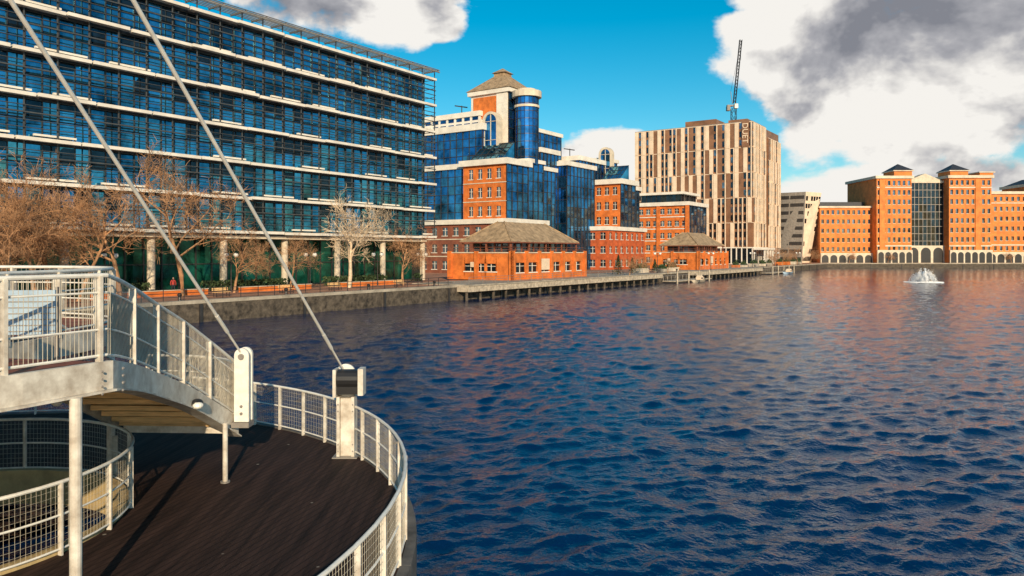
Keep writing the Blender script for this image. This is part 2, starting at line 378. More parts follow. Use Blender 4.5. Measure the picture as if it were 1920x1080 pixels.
def glasshouse(s0,s1,t0,t1,z0,z1):
    P=lambda a,bb,z:(*L(a,bb),z)
    b.quad('greenhouse_glass',P(s0,t0,z0),P(s0,t1,z0),P(s1,t1,z1),P(s1,t0,z1))
    b.quad('greenhouse_glass',P(s0,t1,z0),P(s1,t1,z0),P(s1,t1,z1)); b.quad('greenhouse_glass',P(s0,t0,z0),P(s1,t0,z0),P(s1,t0,z1))
    for k in range(6):
        t=t0+(t1-t0)*k/5; b.tube('mullions',[P(s0,t,z0+.05),P(s1,t,z1+.05)],.07,4)
    for k in range(4):
        f=k/3; b.tube('mullions',[P(s0+(s1-s0)*f,t0,z0+(z1-z0)*f+.05),P(s0+(s1-s0)*f,t1,z0+(z1-z0)*f+.05)],.07,4)
glasshouse(.6,5,-9.5,-1.5,25.5,29.2)
for k in range(9): b.tube('equipment',[(*L(.2,-10+k*1.2),25.4),(*L(.2,-10+k*1.2),26.4)],.05,4)
b.tube('equipment',[(*L(.2,-10),26.4),(*L(.2,-.4),26.4)],.05,4)
b.block(14,24,-30,-3,2,25,('glass',6,7),('glass',6,9),corn=(.5,.3,.6))
b.block(24,32,-30,-7,2,30,('glass',6,8),('glass',5,10),corn=(.5,.3,.8))
b.block(30,42,-19,-12,30,36,('glass',4,3),('glass',6,3),corn=(.4,.3,.6))
b.block(32,46,-25,-4.5,2,27.5,('glass',8,9),('glass',8,10),corn=(.5,.3,.8))
b.block(46,60,-25,-9,2,30.5,('glass',6,9),('glass',8,10),corn=(.5,.3,.9))
b.block(44,66,-26,.4,2,12.3,('brick',9,3,1.5,1.7,dict(wp='podium2')),('brick',7,3,1.6,1.7,dict(wp='podium2')),wp='podium2',corn=(.5,.4,.6))
b.block(54,63,-11.5,-1,12.9,24.6,('brick',4,3,1.3,2.0,dict(mx=.5)),('glass',4,6),corn=(.8,.3,1.0))
b.block(63,72,-22,-4,2,24,('glass',5,6),('glass',5,6),corn=(.6,.3,.8))
b.arch(60.3,-8.8,4.0,25.5,35.2,1.6,.55)
glasshouse(54.6,60,-7,-1.5,25.7,29.6)
b.block(62,70,-18,-10,25,32,('glass',4,3),('glass',4,3),corn=(.5,.3,.6))
for (ss,tt,zz) in ((50,-14,31.5),(11,-20,37.3)):
    p=L(ss,tt); b.tube('equipment',[(*p,zz),(*p,zz+2.5)],.12,6); b.tube('equipment',[(p[0]-1.6,p[1],zz+2.5),(p[0]+1.3,p[1],zz+2.1)],.14,6)
b.done()

# ------------------------------------------------------------------ brick office
b=B('brick_office_building',dict(VM))
b.block(107,124,-23,-3,2,21.8,('brick',8,5,1.5,1.7),('glass',6,6,),corn=(.7,.3,.9))
b.block(109,122,-20,-6,22.6,25.4,('glass',8,1,dict(gp='dark')),('glass',6,1,dict(gp='dark')),corn=(1.2,.1,.7))
for t in (-22.9,-13,-3.1): b.box('walls',106.5,107.0,t-.6,t+.6,2,21.5)
for z in (6.1,10.1,14.0,17.9): b.box('cornice',106.86,106.97,-22.2,-3.8,z-.18,z+.12)
b.done()

# ------------------------------------------------------------------ striped apartment tower
b=B('apartment_tower',{'walls':M['bronze'],'cream_fins':M['cream'],'windows':M['glassd'],'spandrels':M['bronze'],'bands':M['cream'],'roof':M['roofg'],'base':M['white'],'plant_room':M['bronze'],'pale_windows':M['glassw'],'name_panel':M['bronze']})
def striped(p0,p1,z0,z1,bw,groups,seed):
    rnd=random.Random(seed); l,r,o=b.fr(p0,p1); nb=int(l/bw); bw=l/nb
    Q=lambda a,z,bb=0:(p0[0]+r.x*a+o.x*bb,p0[1]+r.y*a+o.y*bb,z)
    b.quad('walls',Q(0,z0),Q(l,z0),Q(l,z1),Q(0,z1))
    gh=(z1-z0)/groups; prev=[rnd.choice('wcb') for _ in range(nb)]
    for g in range(groups):
        zz=z0+g*gh
        for i in range(nb):
            if rnd.random()<.55: prev[i]=rnd.choice('wwcccbb')
            if i>0 and prev[i]==prev[i-1] and prev[i]!='w' : prev[i]='w'
            k=prev[i]; a=i*bw
            zt=zz+gh-.12
            if k=='c': b.obox('cream_fins',p0,r,o,a+.08,a+bw-.1,.02,.35,zz,zt)
            elif k=='b': b.obox('spandrels',p0,r,o,a+.1,a+bw-.1,.02,.12,zz,zt)
            else:
                nfl=3; fh=gh/nfl
                for f in range(nfl):
                    b.obox('windows' if rnd.random()<.7 else 'pale_windows',p0,r,o,a+.15,a+bw-.42,.01,.06,zz+f*fh+.7,zz+f*fh+fh-.25)
                b.obox('cream_fins',p0,r,o,a+bw-.4,a+bw-.08,.02,.4,zz,zt)
        b.obox('bands',p0,r,o,0,l,.0,.15,zz+gh-.12,zz+gh+.08)
ts,tt=148.6,5.3
A=L(ts,tt-46); Bp=L(ts,tt); C=L(ts+36,tt); D=L(ts+36,tt-46)
b.prism('walls',[(A[0]+.05,A[1]+.05),(Bp[0]-.05,Bp[1]+.05),(C[0]-.1,C[1]),D],2,53.2)
striped(A,Bp,8,53.6,1.55,5,3)
p1=L(ts+17,tt); striped(Bp,p1,8,53.6,1.7,5,5)
b.box('walls',ts+17,ts+18.5,tt-3,tt-.6,2,53.6)
striped(L(ts+19,tt+.5),L(ts+36,tt+.5),8,50,1.7,5,9); b.box('walls',ts+19,ts+36,tt-3,tt+.4,2,50.2)
b.box('roof',ts-.1,ts+17,tt-46,tt+.1,53.65,53.9)
b.box('plant_room',ts+2,ts+12,tt-26,tt-14,53.9,56.2); b.box('plant_room',ts+1,ts+8,tt-9,tt-2,53.9,55)
b.curtain(L(ts-.3,tt-46),L(ts-.3,tt+.2),2,8,24,1,gp='windows',fp='base',mw=.4)
b.curtain(L(ts-.3,tt+.3),L(ts+36,tt+.3),2,8,16,1,gp='windows',fp='base',mw=.4)
b.box('base',ts-.6,ts+12,tt+.6,tt+5,7.2,7.9)
for k in range(4): b.box('base',ts+k*3.6,ts+k*3.6+.5,tt+4.2,tt+4.7,2,7.2)
b.box('name_panel',ts-.52,ts-.42,tt-3.6,tt-.9,44.5,53.8)
e=b.done()
cu=bpy.data.curves.new('duet_lettering','FONT'); cu.body='DUET'; cu.size=2.9; cu.extrude=.06; cu.offset=.01
to=bpy.data.objects.new('duet_lettering',cu); bpy.context.scene.collection.objects.link(to); cu.materials.append(M['cream'])
u,n=Vector((.562,.827,0)),Vector((.827,-.562,0))
pp=Vector((*L(ts-.6,tt-3.3),53.3))
mtx=Matrix(((0,n.x,-u.x,pp.x),(0,n.y,-u.y,pp.y),(-1,0,0,pp.z),(0,0,0,1)))
to.parent=e; to.matrix_parent_inverse=Matrix.Translation(-e.location); to.matrix_basis=mtx

# ------------------------------------------------------------------ crane
b=B('tower_crane',{'mast':M['dmetal'],'jib':M['dmetal'],'cab':M['white']})
def lattice(pn,p0,p1,w,n,r=.1):
    p0=Vector(p0);p1=Vector(p1); t=(p1-p0).normalized(); x=t.cross(Vector((0,1,0))).normalized(); y=t.cross(x)
    cs=[(w,w),(w,-w),(-w,-w),(-w,w)]
    for c in cs: b.tube(pn,[p0+x*c[0]+y*c[1],p1+x*c[0]+y*c[1]],r,4)
    for i in range(n):
        a=p0.lerp(p1,i/n); d=p0.lerp(p1,(i+1)/n)
        for k in range(4):
            c=cs[k];c2=cs[(k+1)%4]; b.tube(pn,[a+x*c[0]+y*c[1],d+x*c2[0]+y*c2[1]],r*.6,4)
lattice('mast',(92,310,2),(92,310,66),.9,22,.13)
b.obox('cab',(92,310),(1,0),(0,1),.2,1.6,-1.0,1.0,66,67.8)
b.obox('mast',(92,310),(1,0),(0,1),-2.8,-.3,-.8,.8,66.8,67.4); b.obox('mast',(92,310),(1,0),(0,1),-2.9,-1.6,-1,1,65,66.8)
lattice('jib',(92.3,310,68),(95.0,310,94.5),.45,18,.12)
b.tube('mast',[(91.5,310,68),(90.8,310,73)],.13,5); b.tube('jib',[(90.8,310,73),(94.8,310,92)],.05,4)
b.tube('jib',[(95,310,94),(95,310,86)],.05,4)
b.done()

# ------------------------------------------------------------------ leaning white building
b=B('leaning_office_building',{'front':M['cream'],'side':M['metal'],'windows':M['glassd'],'louvres':M['dmetal'],'roof':M['roofg']})
def lean():
    z0,z1=2,30.5; y0=300; yb=330
    bl,bm,br=(107.5,y0+6),(116.5,y0),(121.5,y0+5); tl,tm,tr=(107.5,y0+6),(117.5,y0-1.5),(126,y0+4)
    pts=[(*bl,z0),(*bm,z0),(*br,z0),(110,yb,z0),(*tl,z1),(*tm,z1),(*tr,z1),(112,yb,z1)]
    b.add('side',pts,[(0,1,5,4),(3,0,4,7),(0,3,2,1)]); b.add('front',pts,[(1,2,6,5),(2,3,7,6),(4,5,6,7)])
    def Qs(f,g,A,Bq,C,D,off):
        A,Bq,C,D=map(Vector,(A,Bq,C,D)); p=A.lerp(Bq,f).lerp(D.lerp(C,f),g); n=(Bq-A).cross(D-A).normalized(); return p+n*off
    for j in range(9):
        for i in range(2):
            f0=.04+i*.48; f1=f0+.44; g0=(j+.3)/9.2; g1=(j+.75)/9.2
            b.add('louvres',[Qs(f,g,pts[0],pts[1],pts[5],pts[4],.1) for f,g in ((f0,g0),(f1,g0),(f1,g1),(f0,g1))],[(0,1,2,3)])
    rnd=random.Random(4)
    for j in range(9):
        for i in range(6):
            if rnd.random()<.62:
                f0=(i+.12)/6;f1=(i+.88)/6;g0=(j+.25)/9.4;g1=(j+.85)/9.4
                b.add('windows',[Qs(f,g,pts[1],pts[2],pts[6],pts[5],.12) for f,g in ((f0,g0),(f1,g0),(f1,g1),(f0,g1))],[(0,1,2,3)])
lean(); b.done()

# ------------------------------------------------------------------ far brick office complex
b=B('twin_tower_brick_offices',{'walls':M['brick3'],'windows':M['glassw'],'frames':M['stone'],'cornice':M['stone'],'roof':M['slate'],'glazing':M['glassd'],'mullions':M['metal'],
  'slate_roofs':M['slate'],'arcade':M['stone'],'arcade_shade_panels':M['black'],'gable':M['stone']},F=FF)
kw=dict(cross=False,d=.35)
b.block(-2,30,125,146,2,24.5,('brick',10,6,1.1,1.7,kw),('plain','walls'),corn=(.5,.2,.5))
b.block(3,30,126,145,24.9,27,('plain','slate_roofs'),('plain','slate_roofs'),wp='slate_roofs')
b.block(-6,20,146,160,2,36,('brick',7,9,1.1,1.9,kw),('plain','walls'),corn=(.7,.2,.9),fl=('plain','walls'))
b.block(-2,20,160,175,2,34.5,('glass',9,11,dict(mw=.16)),('plain','walls'),corn=(.5,.1,.8))
b.block(-6,20,175,192,2,36.2,('brick',8,9,1.1,1.9,kw),('plain','walls'),corn=(.7,.2,.9))
b.block(-3,30,192,262,2,30,('brick',30,7,1.1,1.7,kw),('plain','walls'),corn=(.6,.2,.9))
b.block(-6,12,208,222,2,33,('brick',6,8,1.1,1.7,kw),('plain','walls'),corn=(.7,.2,.9))
for t in (156.3,178.7): 
    b.block(-6.6,2,t-3.6,t+3.6,36.9,38.8,('plain','walls'),('plain','walls'),corn=(.5,.1,.3)); b.hip('slate_roofs',-7.2,2.4,t-4.0,t+4.0,39.1,42.0,4.7,3.9)
b.block(-6.5,4,187,192.4,36.9,38.2,('plain','walls'),('plain','walls'),corn=(.5,.1,.3))
b.hip('slate_roofs',-6,12,208,222,33.9,36.5,5,5)
for t0,w in ((148.2,2.2),(186.5,2.2)): b.box('walls',-6.35,-6.0,t0-w/2,t0+w/2,2,35.5)
for z in (8.6,32): 
    for (a,c,s_) in ((146,160,-6.1),(175,192,-6.1)): b.box('cornice',s_-.15,s_-.01,a,c,z,z+.5)
b.box('cornice',-3.2,-3.02,192,262,9,9.5); b.box('cornice',-3.2,-3.02,192,262,26,26.4)
P=lambda s_,t,z:(*L(s_,t,FF),z)
b.add('gable',[P(-2.3,160.5,35.3),P(-2.3,174.5,35.3),P(-2.3,167.5,38.2),P(3,160.5,35.3),P(3,174.5,35.3),P(3,167.5,38.2)],[(0,1,2),(3,4,5),(0,2,5,3),(1,2,5,4)])
def arcade(s_,t0,t1,n,zt):
    w=(t1-t0)/n
    b.box('arcade',s_-.8,s_-.05,t0,t1,2,zt)
    for i in range(n):
        c=t0+(i+.5)*w; r=w*.40; zc=zt-.8-r
        pts=[(c-r,2.05)]+[(c-r*math.cos(math.pi*k/10),zc+r*math.sin(math.pi*k/10)) for k in range(11)]+[(c+r,2.05)]
        b.quad('arcade_shade_panels',*[P(s_-.83,a,z) for a,z in pts])  # flat dark panels stand in for the shade inside the arches
arcade(-6,146,160,5,7.2); arcade(-2,160,175,3,9); arcade(-6,175,192,6,7.2); arcade(-3,192,262,20,6.4); arcade(-2,125,146,6,6)
b.done()
b=B('distant_buildings',{'walls':M['conc']},F=FF)
for (t0,t1,h,dd) in ((60,84,16,90),(98,112,12,60),(112,122,14,70),(255,300,24,40),(300,360,18,60),(-20,30,20,160)):
    b.box('walls',dd,dd+30,t0,t1,2,2+h)
b.done()

# ------------------------------------------------------------------ pavilions and piers
def pavilion(s0,s1,t0,t1):
    b=B('brick_pavilion',{'walls':M['brick'],'windows':M['glassd'],'frames':M['white'],'coping':M['stone'],'clerestory_glass':M['glassw'],'clerestory_frames':M['brickd'],'hipped_roof':M['roof'],
      'piers':M['brick'],'sign_boards':M['cream'],'roof':M['roofg'],'posts':M['brickd'],'ridge_tiles':M['roof']})
    z1=6.3
    b.block(s0,s1,t0,t1,2.12,z1,('brick',3,1,2.4,1.2,dict(mx=3.0)),('brick',6,1,2.6,1.5,dict(mx=.6)),corn=(.12,.02,.14),cp='coping')
    m=(s1-s0)
    for k in range(7):
        s_=s0+m*k/6; b.box('piers',s_-.35,s_+.35,t1+.01,t1+.35,2.12,z1+.35)
    for k in (0,.45,1):
        t_=t0+(t1-t0)*k; b.box('piers',s0-.35,s0-.01,t_-.35,t_+.35,2.12,z1+.3)
    b.box('sign_boards',s0+m*.36,s0+m*.47,t1+.1,t1+.2,3.6,5.4); b.box('sign_boards',s0-.2,s0-.1,t0+4.2,t0+5.1,4.1,4.9)
    a0,a1,c0,c1=s0+1.5,s1-3.5,t0+3.6,t1-1.6
    b.curtain(L(a0,c0),L(a0,c1),z1+.14,8.1,5,1,gp='clerestory_glass',fp='clerestory_frames',mw=.16); b.curtain(L(a0,c1),L(a1,c1),z1+.14,8.1,10,1,gp='clerestory_glass',fp='clerestory_frames',mw=.16)
    b.face(('plain','walls'),L(a1,c1),L(a1,c0),z1,8.1); b.face(('plain','walls'),L(a1,c0),L(a0,c0),z1,8.1)
    b.hip('hipped_roof',a0-1.6,a1+1.6,c0-1.6,c1+1.6,8.05,11.3,4.4,4.4)
    A0,A1,C0,C1=a0-1.6,a1+1.6,c0-1.6,c1+1.6
    for (x,y,x2,y2) in ((A0,C0,A0+4.4,C0+4.4),(A1,C0,A1-4.4,C0+4.4),(A0,C1,A0+4.4,C1-4.4),(A1,C1,A1-4.4,C1-4.4)):
        b.tube('ridge_tiles',[(*L(x,y),8.1),(*L(x2,y2),11.35)],.12,5)
    b.box('posts',a0-1.7,a1+1.7,c0-1.7,c1+1.7,7.86,8.04)
    for k in range(5):
        s_=a0-1.2+(a1-a0+2.4)*k/4; b.box('posts',s_-.1,s_+.1,c1+1.2,c1+1.4,z1+.1,7.9)
    for k in range(3):
        t_=c0-1.2+(c1-c0+2.4)*k/2; b.box('posts',a0-1.4,a0-1.2,t_-.1,t_+.1,z1+.1,7.9)
    for zz in (6.8,7.2): 
        b.tube('posts',[(*L(s0+.1,t0),zz),(*L(s0+.1,t1-.1),zz)],.04,4); b.tube('posts',[(*L(s0+.1,t1-.1),zz),(*L(s1,t1-.1),zz)],.04,4)
    b.done()
pavilion(-29.7,-7,9.5,21.5); pavilion(50,71,9.5,21.5)
def pier(s0,s1,t0,t1):
    b=B('timber_pier',{'deck_boards':M['conc'],'fascia':M['timberd'],'piles':M['quay'],'rails':M['metal']})
    n=int((s1-s0)/3)
    b.box('fascia',s0,s1,t1-.15,t1,1.15,1.93); b.box('fascia',s0,s0+.15,t0,t1-.16,1.15,1.93)
    for k in range(n): b.box('deck_boards',s0+k*(s1-s0)/n+.01,s0+(k+1)*(s1-s0)/n-.01,t0,t1+.1,1.94,2.11)
    for k in range(n+1):
        s_=s0+.3+(s1-s0-.6)*k/n
        for t_ in (t1-.6,t1-3,t1-6): p=L(s_,t_); b.tube('piles',[(*p,-2),(*p,1.6)],.2,8)
        p=L(s_,t1-.2); b.tube('rails',[(*p,2.1),(*p,3.1)],.035,4)
    for z in (2.4,2.75,3.1): b.tube('rails',[(*L(s0+.3,t1-.2),z),(*L(s1-.3,t1-.2),z)],.025,4)
    b.done()
pier(-45,20,15,25); pier(40,90,15,25.5)
for (s0,s1,t0) in ((21,42,24.5),(92,118,24.5)):
    b=B('floating_pontoon',{'floats':M['dmetal'],'deck_boards':M['timberd'],'piles':M['timberd'],'rails':M['metal']})
    n=int((s1-s0)/2)
    for k in range(n):
        a=s0+k*(s1-s0)/n
        b.box('floats',a+.1,a+(s1-s0)/n-.1,t0+.2,t0+2.8,-.3,.35); b.box('deck_boards',a+.02,a+(s1-s0)/n-.02,t0,t0+3,.36,.52)
    for k in range(0,n+1,3):
        p=L(s0+k*(s1-s0)/n,t0+3.2); b.tube('piles',[(*p,-2),(*p,2.3),(*p,2.5)],[.17,.17,.05],8)
    b.tube('rails',[(*L(s0,t0+.2),1.5),(*L(s1,t0+.2),1.5)],.04,5)
    for k in range(n+1): p=L(s0+k*(s1-s0)/n,t0+.2); b.tube('rails',[(*p,.5),(*p,1.5)],.035,5)
    b.done()
# small moored craft
def boat(s_,t_,ln,col):
    b=B('moored_boat',{'hull':M[col],'deck':M['timberd'],'cabin':M['cream'],'cabin_windows':M['glassd'],'rail':M['metal']},smooth=('hull',))
    rings=[]; n=9
    for i in range(n):
        f=i/(n-1); x=-ln/2+ln*f; w=ln*.16*(1-max(0,(f-.45)/.55)**2.2)+.02; sh=.6+.3*f*f
        rings.append([(x,-w,sh),(x,-w*.85,.25),(x,-w*.3,-.15),(x,w*.3,-.15),(x,w*.85,.25),(x,w,sh)])
    W_=lambda x,y,z:(*L(s_+x,t_+y),z)
    vs=[W_(*p) for r in rings for p in r]; fs=[]
    for i in range(n-1):
        for k in range(5): fs.append((i*6+k,i*6+k+1,i*6+6+k+1,i*6+6+k))
    fs.append(tuple(range(6))); b.add('hull',vs,fs)
    b.add('deck',[W_(r[0][0],r[0][1]*.97,r[0][2]-.06) for r in rings]+[W_(r[5][0],r[5][1]*.97,r[5][2]-.06) for r in rings],[(i,i+1,n+i+1,n+i) for i in range(n-1)])
    w=ln*.10
    b.box('cabin',s_-ln*.2,s_+ln*.12,t_-w,t_+w,.6,1.15); b.hip('cabin',s_-ln*.18,s_+ln*.08,t_-w*.92,t_+w*.92,1.151,1.5,.25,.12)
    b.box('cabin_windows',s_-ln*.16,s_+ln*.05,t_+w*.9,t_+w+.02,.8,1.05)
    b.tube('rail',[W_(ln*.16,-w,1.0),W_(ln*.46,0,1.4),W_(ln*.16,w,1.0)],.025,5)
    b.done()
boat(30,29.2,5.5,'timberd'); boat(104,29.2,6.5,'board')
# promenade furniture
rnd=random.Random(11)
for k in range(16):
    s_=22+k*9+rnd.uniform(-2,2)
    if 47<s_<74: continue
    b=B('planter',{'box':M[rnd.choice(['brick','conc','stone'])],'shrub':M['leaf']})
    w=rnd.uniform(1.2,2.6); h=rnd.uniform(.6,1.1)
    b.box('box',s_-w,s_+w,18.5,20.2,2.05,2.05+h)
    vs=[];fs=[]
    for i in range(260):
        c=Vector((*L(s_+rnd.uniform(-w,w)*.85,19.35+rnd.uniform(-.6,.6)),2.05+h+abs(rnd.gauss(0,.45)))); d=Vector((rnd.uniform(-1,1),rnd.uniform(-1,1),rnd.uniform(-1,1)))*.22; e2=d.cross(Vector((rnd.random(),1,.3))).normalized()*.15
        q0=len(vs); vs+= [c-d,c+e2,c+d,c-e2]; fs.append((q0,q0+1,q0+2,q0+3))
    b.add('shrub',vs,fs); b.done()
for s_ in (-78,-70,-63,-52,10,26,44,80):
    b=B('park_bench',{'seat':M['timber'],'backrest':M['timber'],'legs':M['dmetal']})
    for k in range(3): b.box('seat',s_-.9,s_+.9,19.0+k*.15,19.12+k*.15,2.45,2.49)
    for k in range(2): b.box('backrest',s_-.9,s_+.9,18.9,18.94,2.62+k*.16,2.74+k*.16)
    for x in (-.75,.7): b.box('legs',s_+x,s_+x+.05,18.95,19.0,2,2.9); b.box('legs',s_+x,s_+x+.05,19.4,19.45,2,2.44)
    b.done()
for s_ in (-96,-84,-72,-60,-48,26,36,96,108,120):
    b=B('mooring_bollard',{'post':M['dmetal']}); p=L(s_,21.6); b.tube('post',[(*p,2.03),(*p,2.4),(*p,2.45),(*p,2.6),(*p,2.68)],[.16,.13,.2,.22,.12],10); b.done()
b=B('quay_railing',{'posts':M['dmetal'],'rails':M['dmetal']})
for s_ in range(-130,-44,2): p=L(s_,22.3); b.tube('posts',[(*p,2.05),(*p,3.1)],.04,4)
for z in (2.4,2.75,3.1): b.tube('rails',[(*L(-130,22.3),z),(*L(-45,22.3),z)],.028,4)
b.done()
b=B('brick_planting_wall',{'brickwork':M['brick'],'coping':M['stone']})
for s0,s1 in ((-108,-92),(-88,-76),(-72,-62),(-57,-47)):
    b.box('brickwork',s0,s1,13.6,13.95,2,2.55); b.box('coping',s0-.05,s1+.05,13.53,14.02,2.55,2.63)
b.done()
b=B('hedge',{'foliage':M['leaf']}); vs=[];fs=[]
for i in range(5200):
    s_=rnd.uniform(-112,-36); 
    if math.sin(s_*.35)<-.45: continue
    c=Vector((*L(s_,8.6+rnd.uniform(-.7,.7)),2+rnd.random()**.7*1.15)); d=Vector((rnd.uniform(-1,1),rnd.uniform(-1,1),rnd.uniform(-1,1)))*.2; e2=d.cross(Vector((rnd.random(),1,.3))).normalized()*.14
    q0=len(vs); vs+=[c-d,c+e2,c+d,c-e2]; fs.append((q0,q0+1,q0+2,q0+3))
b.add('foliage',vs,fs); b.done()

# ------------------------------------------------------------------ trees
def tree_mesh(name,m,h,spread,levels,seed,trunk=.16,nchild=4,minr=.011):
    rnd=random.Random(seed); V=[];Fc=[]
    def br(p,d,l,r,lev):
        pts=[p];rad=[r]; dd=d.copy(); ns=4 if lev<2 else 3
        for i in range(ns):
            dd=(dd+Vector((rnd.gauss(0,.13),rnd.gauss(0,.13),rnd.gauss(0,.08)+.05))).normalized()
            pts.append(pts[-1]+dd*l/ns); rad.append(max(minr*.6,r*(1-.62*(i+1)/ns)))
        v,f=tube_geo(pts,rad,7 if lev==0 else (4 if lev<3 else 3),cap=False)
        b0=len(V); V.extend(v); Fc.extend([tuple(i+b0 for i in q) for q in f])
        if lev>=levels: return
        nc=nchild+(2 if lev==0 else 0)+rnd.randint(-1,1)
        for k in range(nc):
            f=(.35 if lev==0 else .2)+ (.65 if lev==0 else .8)*(k+rnd.random())/nc
            i=min(ns-1,int(f*ns)); q=pts[i].lerp(pts[i+1],f*ns-i)
            t=dd.orthogonal().normalized(); t=Matrix.Rotation(rnd.random()*6.283,3,dd)@t
            nd=(dd*(.75)+t*spread*rnd.uniform(.6,1.2)).normalized()
            br(q,nd,l*rnd.uniform(.5,.74)*(1-.25*f if lev==0 else 1),max(minr,r*.5*(1-.4*f)),lev+1)
    br(Vector((0,0,-.1)),Vector((0,0,1)),h*.6,trunk,0)
    me=bpy.data.meshes.new(name); me.from_pydata([tuple(v) for v in V],[],Fc); me.materials.append(m); me.update()
    return me
TM=[tree_mesh('branches',M['bark1'],10,.95,5,3,.2,4,.013),tree_mesh('branches',M['bark1'],10,1.1,5,8,.18,4,.013),tree_mesh('branches',M['bark2'],10,.85,5,21,.24,4,.017)]
def tree(x,y,sc,k,z=2.0):
    ob=bpy.data.objects.new('bare_tree',TM[k]); bpy.context.scene.collection.objects.link(ob)
    ob.location=(x,y,z); ob.scale=(sc,sc,sc*RU(.95,1.1)); ob.rotation_euler=(0,0,RU(0,6.28))
tree(-20.3,93,1.12,2); tree(-26,87,.7,1); tree(-14.6,100,.85,0); tree(-30.5,82,.75,0)
for (x,y,sc,k) in ((-33.5,76,1.5,1),(-37,70.5,1.25,0),(-39.5,68,1.2,1),(-41,64.5,1.15,0),(-43,62.5,1.2,1),(-45.5,66,1.3,0),(-43.5,70,1.3,0),(-40,60,1.0,1)): tree(x,y,sc,k)
for (x,y,sc) in ((22,140,.5),(27.5,150,.45),(33,158,.4),(75,215,.6),(84,232,.6),(100,262,.7),(112,280,.7),(135,299,.5),(150,298,.5),(200,299,.5)): tree(x,y,sc,0)
for (x,y,h) in ((20.5,144,3.6),(24.5,152,3.0),(31,162,2.6)):
    b=B('conifer_tree',{'trunk':M['bark1'],'needles':M['leaf']}); b.tube('trunk',[(x,y,2),(x,y,2+h*.9)],[.1,.03],6); vs=[];fs=[]
    for i in range(700):
        f=rnd.random()**.8; z=2.3+f*h; r=(1-f)*h*.36*rnd.uniform(.5,1.05); a=rnd.random()*6.28
        c=Vector((x+r*math.cos(a),y+r*math.sin(a),z)); d=Vector((math.cos(a),math.sin(a),-.5))*.2; e2=Vector((-math.sin(a),math.cos(a),0))*.08
        q0=len(vs); vs+=[c-d,c+e2,c+d,c-e2]; fs.append((q0,q0+1,q0+2,q0+3))
    b.add('needles',vs,fs); b.done()
# ------------------------------------------------------------------ street lamps
def lamp(x,y,h=4.1,z=2):
    b=B('street_lamp',{'post':M['dmetal'],'arms':M['dmetal'],'globes':M['globe']},smooth=('globes',))
    b.tube('post',[(x,y,z),(x,y,z+.5),(x,y,z+.52),(x,y,z+h+.25)],[.11,.1,.06,.045],8)
    for sgn in (-1,1):
        b.tube('arms',[(x,y,z+h-.5),(x+sgn*.35,y,z+h-.42),(x+sgn*.55,y,z+h-.2)],.03,5)
        b.add('globes',*sphere_geo((x+sgn*.55,y,z+h+.03),.28)); b.tube('arms',[(x+sgn*.55,y,z+h+.24),(x+sgn*.55,y,z+h+.36)],[.2,.04],8)
    b.done()
for (x,y) in ((-38.8,72),(-31.6,84),(-18,100),(-12.9,107),(-25,92.5),(30,154),(47,176.5),(66,205),(80,226),(95,248)): lamp(x,y)

# ------------------------------------------------------------------ circular deck
ZD=1.85; CC=(-12.15,11.0); CR=10.5; HC=(-10.0,12.5); HR=3.2
def circ(c,r,n,z,a0=0,a1=2*math.pi): return [(c[0]+r*math.cos(a0+(a1-a0)*k/n),c[1]+r*math.sin(a0+(a1-a0)*k/n),z) for k in range(n+1)]
def fence(b,path,h=1.1,post=1.3,rails=(1.1,.62,.12),wire=.085,wires_h=9,lean=0,pr=.032,rr=(.032,.02,.02),wr=.0045):
    P=[Vector(p) for p in path]; seglen=[(P[i+1]-P[i]).length for i in range(len(P)-1)]; T=sum(seglen)
    def at(d):
        d=max(0,min(T-1e-6,d)); i=0
        while d>seglen[i]: d-=seglen[i]; i+=1
        t=(P[i+1]-P[i]).normalized(); o=Vector((t.y,-t.x,0)).normalized()
        return P[i].lerp(P[i+1],d/seglen[i]),o
    n=max(1,round(T/post))
    def pt(d,z):
        p,o=at(d); return p+o*lean*z/h+Vector((0,0,z))
    for k in range(n+1):
        p,o=at(T*k/n); t=Vector((-o.y,o.x,0))
        b.obox('posts',(p.x,p.y),(t.x,t.y),(o.x,o.y),-pr*.55,pr*.55,-pr*1.3,pr*1.3,p.z-.02,p.z+h-.01)
    m=max(2,int(T/.35))
    for z,r in zip(rails,rr):
        b.tube('rails',[pt(T*k/m,z) for k in range(m+1)],r,8 if z==rails[0] else 6)
    if wire:
        k=int(T/wire); top=rails[0]
        for i in range(k):
            b.add('mesh_wires',*tube_geo([pt(T*(i+.5)/k,rails[-1]),pt(T*(i+.5)/k,top)],wr,3,cap=False))
        for j in range(wires_h):
            z=rails[-1]+(top-rails[-1])*(j+1)/(wires_h+1)
            b.add('mesh_wires',*tube_geo([pt(T*i/m,z) for i in range(m+1)],wr,3,cap=False))
fm={'posts':M['paint'],'rails':M['cablew'],'mesh_wires':M['wire']}
b=B('circular_deck',{'boards':M['deck'],'rim':M['rim'],'hole_kerb':M['kerb'],'piles':M['quay'],**fm})
n=96; oc=circ(CC,CR,n,ZD); ic=circ(HC,HR,n,ZD)
b.add('boards',oc[:-1]+ic[:-1],[(k,(k+1)%n,n+(k+1)%n,n+k) for k in range(n)])
b.sweep('rim',circ(CC,CR,n,ZD),0,.16,-.75,.03); b.sweep('hole_kerb',circ(HC,HR,n,ZD),-.14,.0,-.6,.10)
for k in range(14):
    a=k/14*6.283; b.tube('piles',[(CC[0]+9.4*math.cos(a),CC[1]+9.4*math.sin(a),-2),(CC[0]+9.4*math.cos(a),CC[1]+9.4*math.sin(a),ZD-.05)],.22,10)
fence(b,circ(CC,CR-.02,n,ZD),1.12,1.0,(1.12,.62,.10),.075,9,0,.03,(.03,.018,.018),.003)
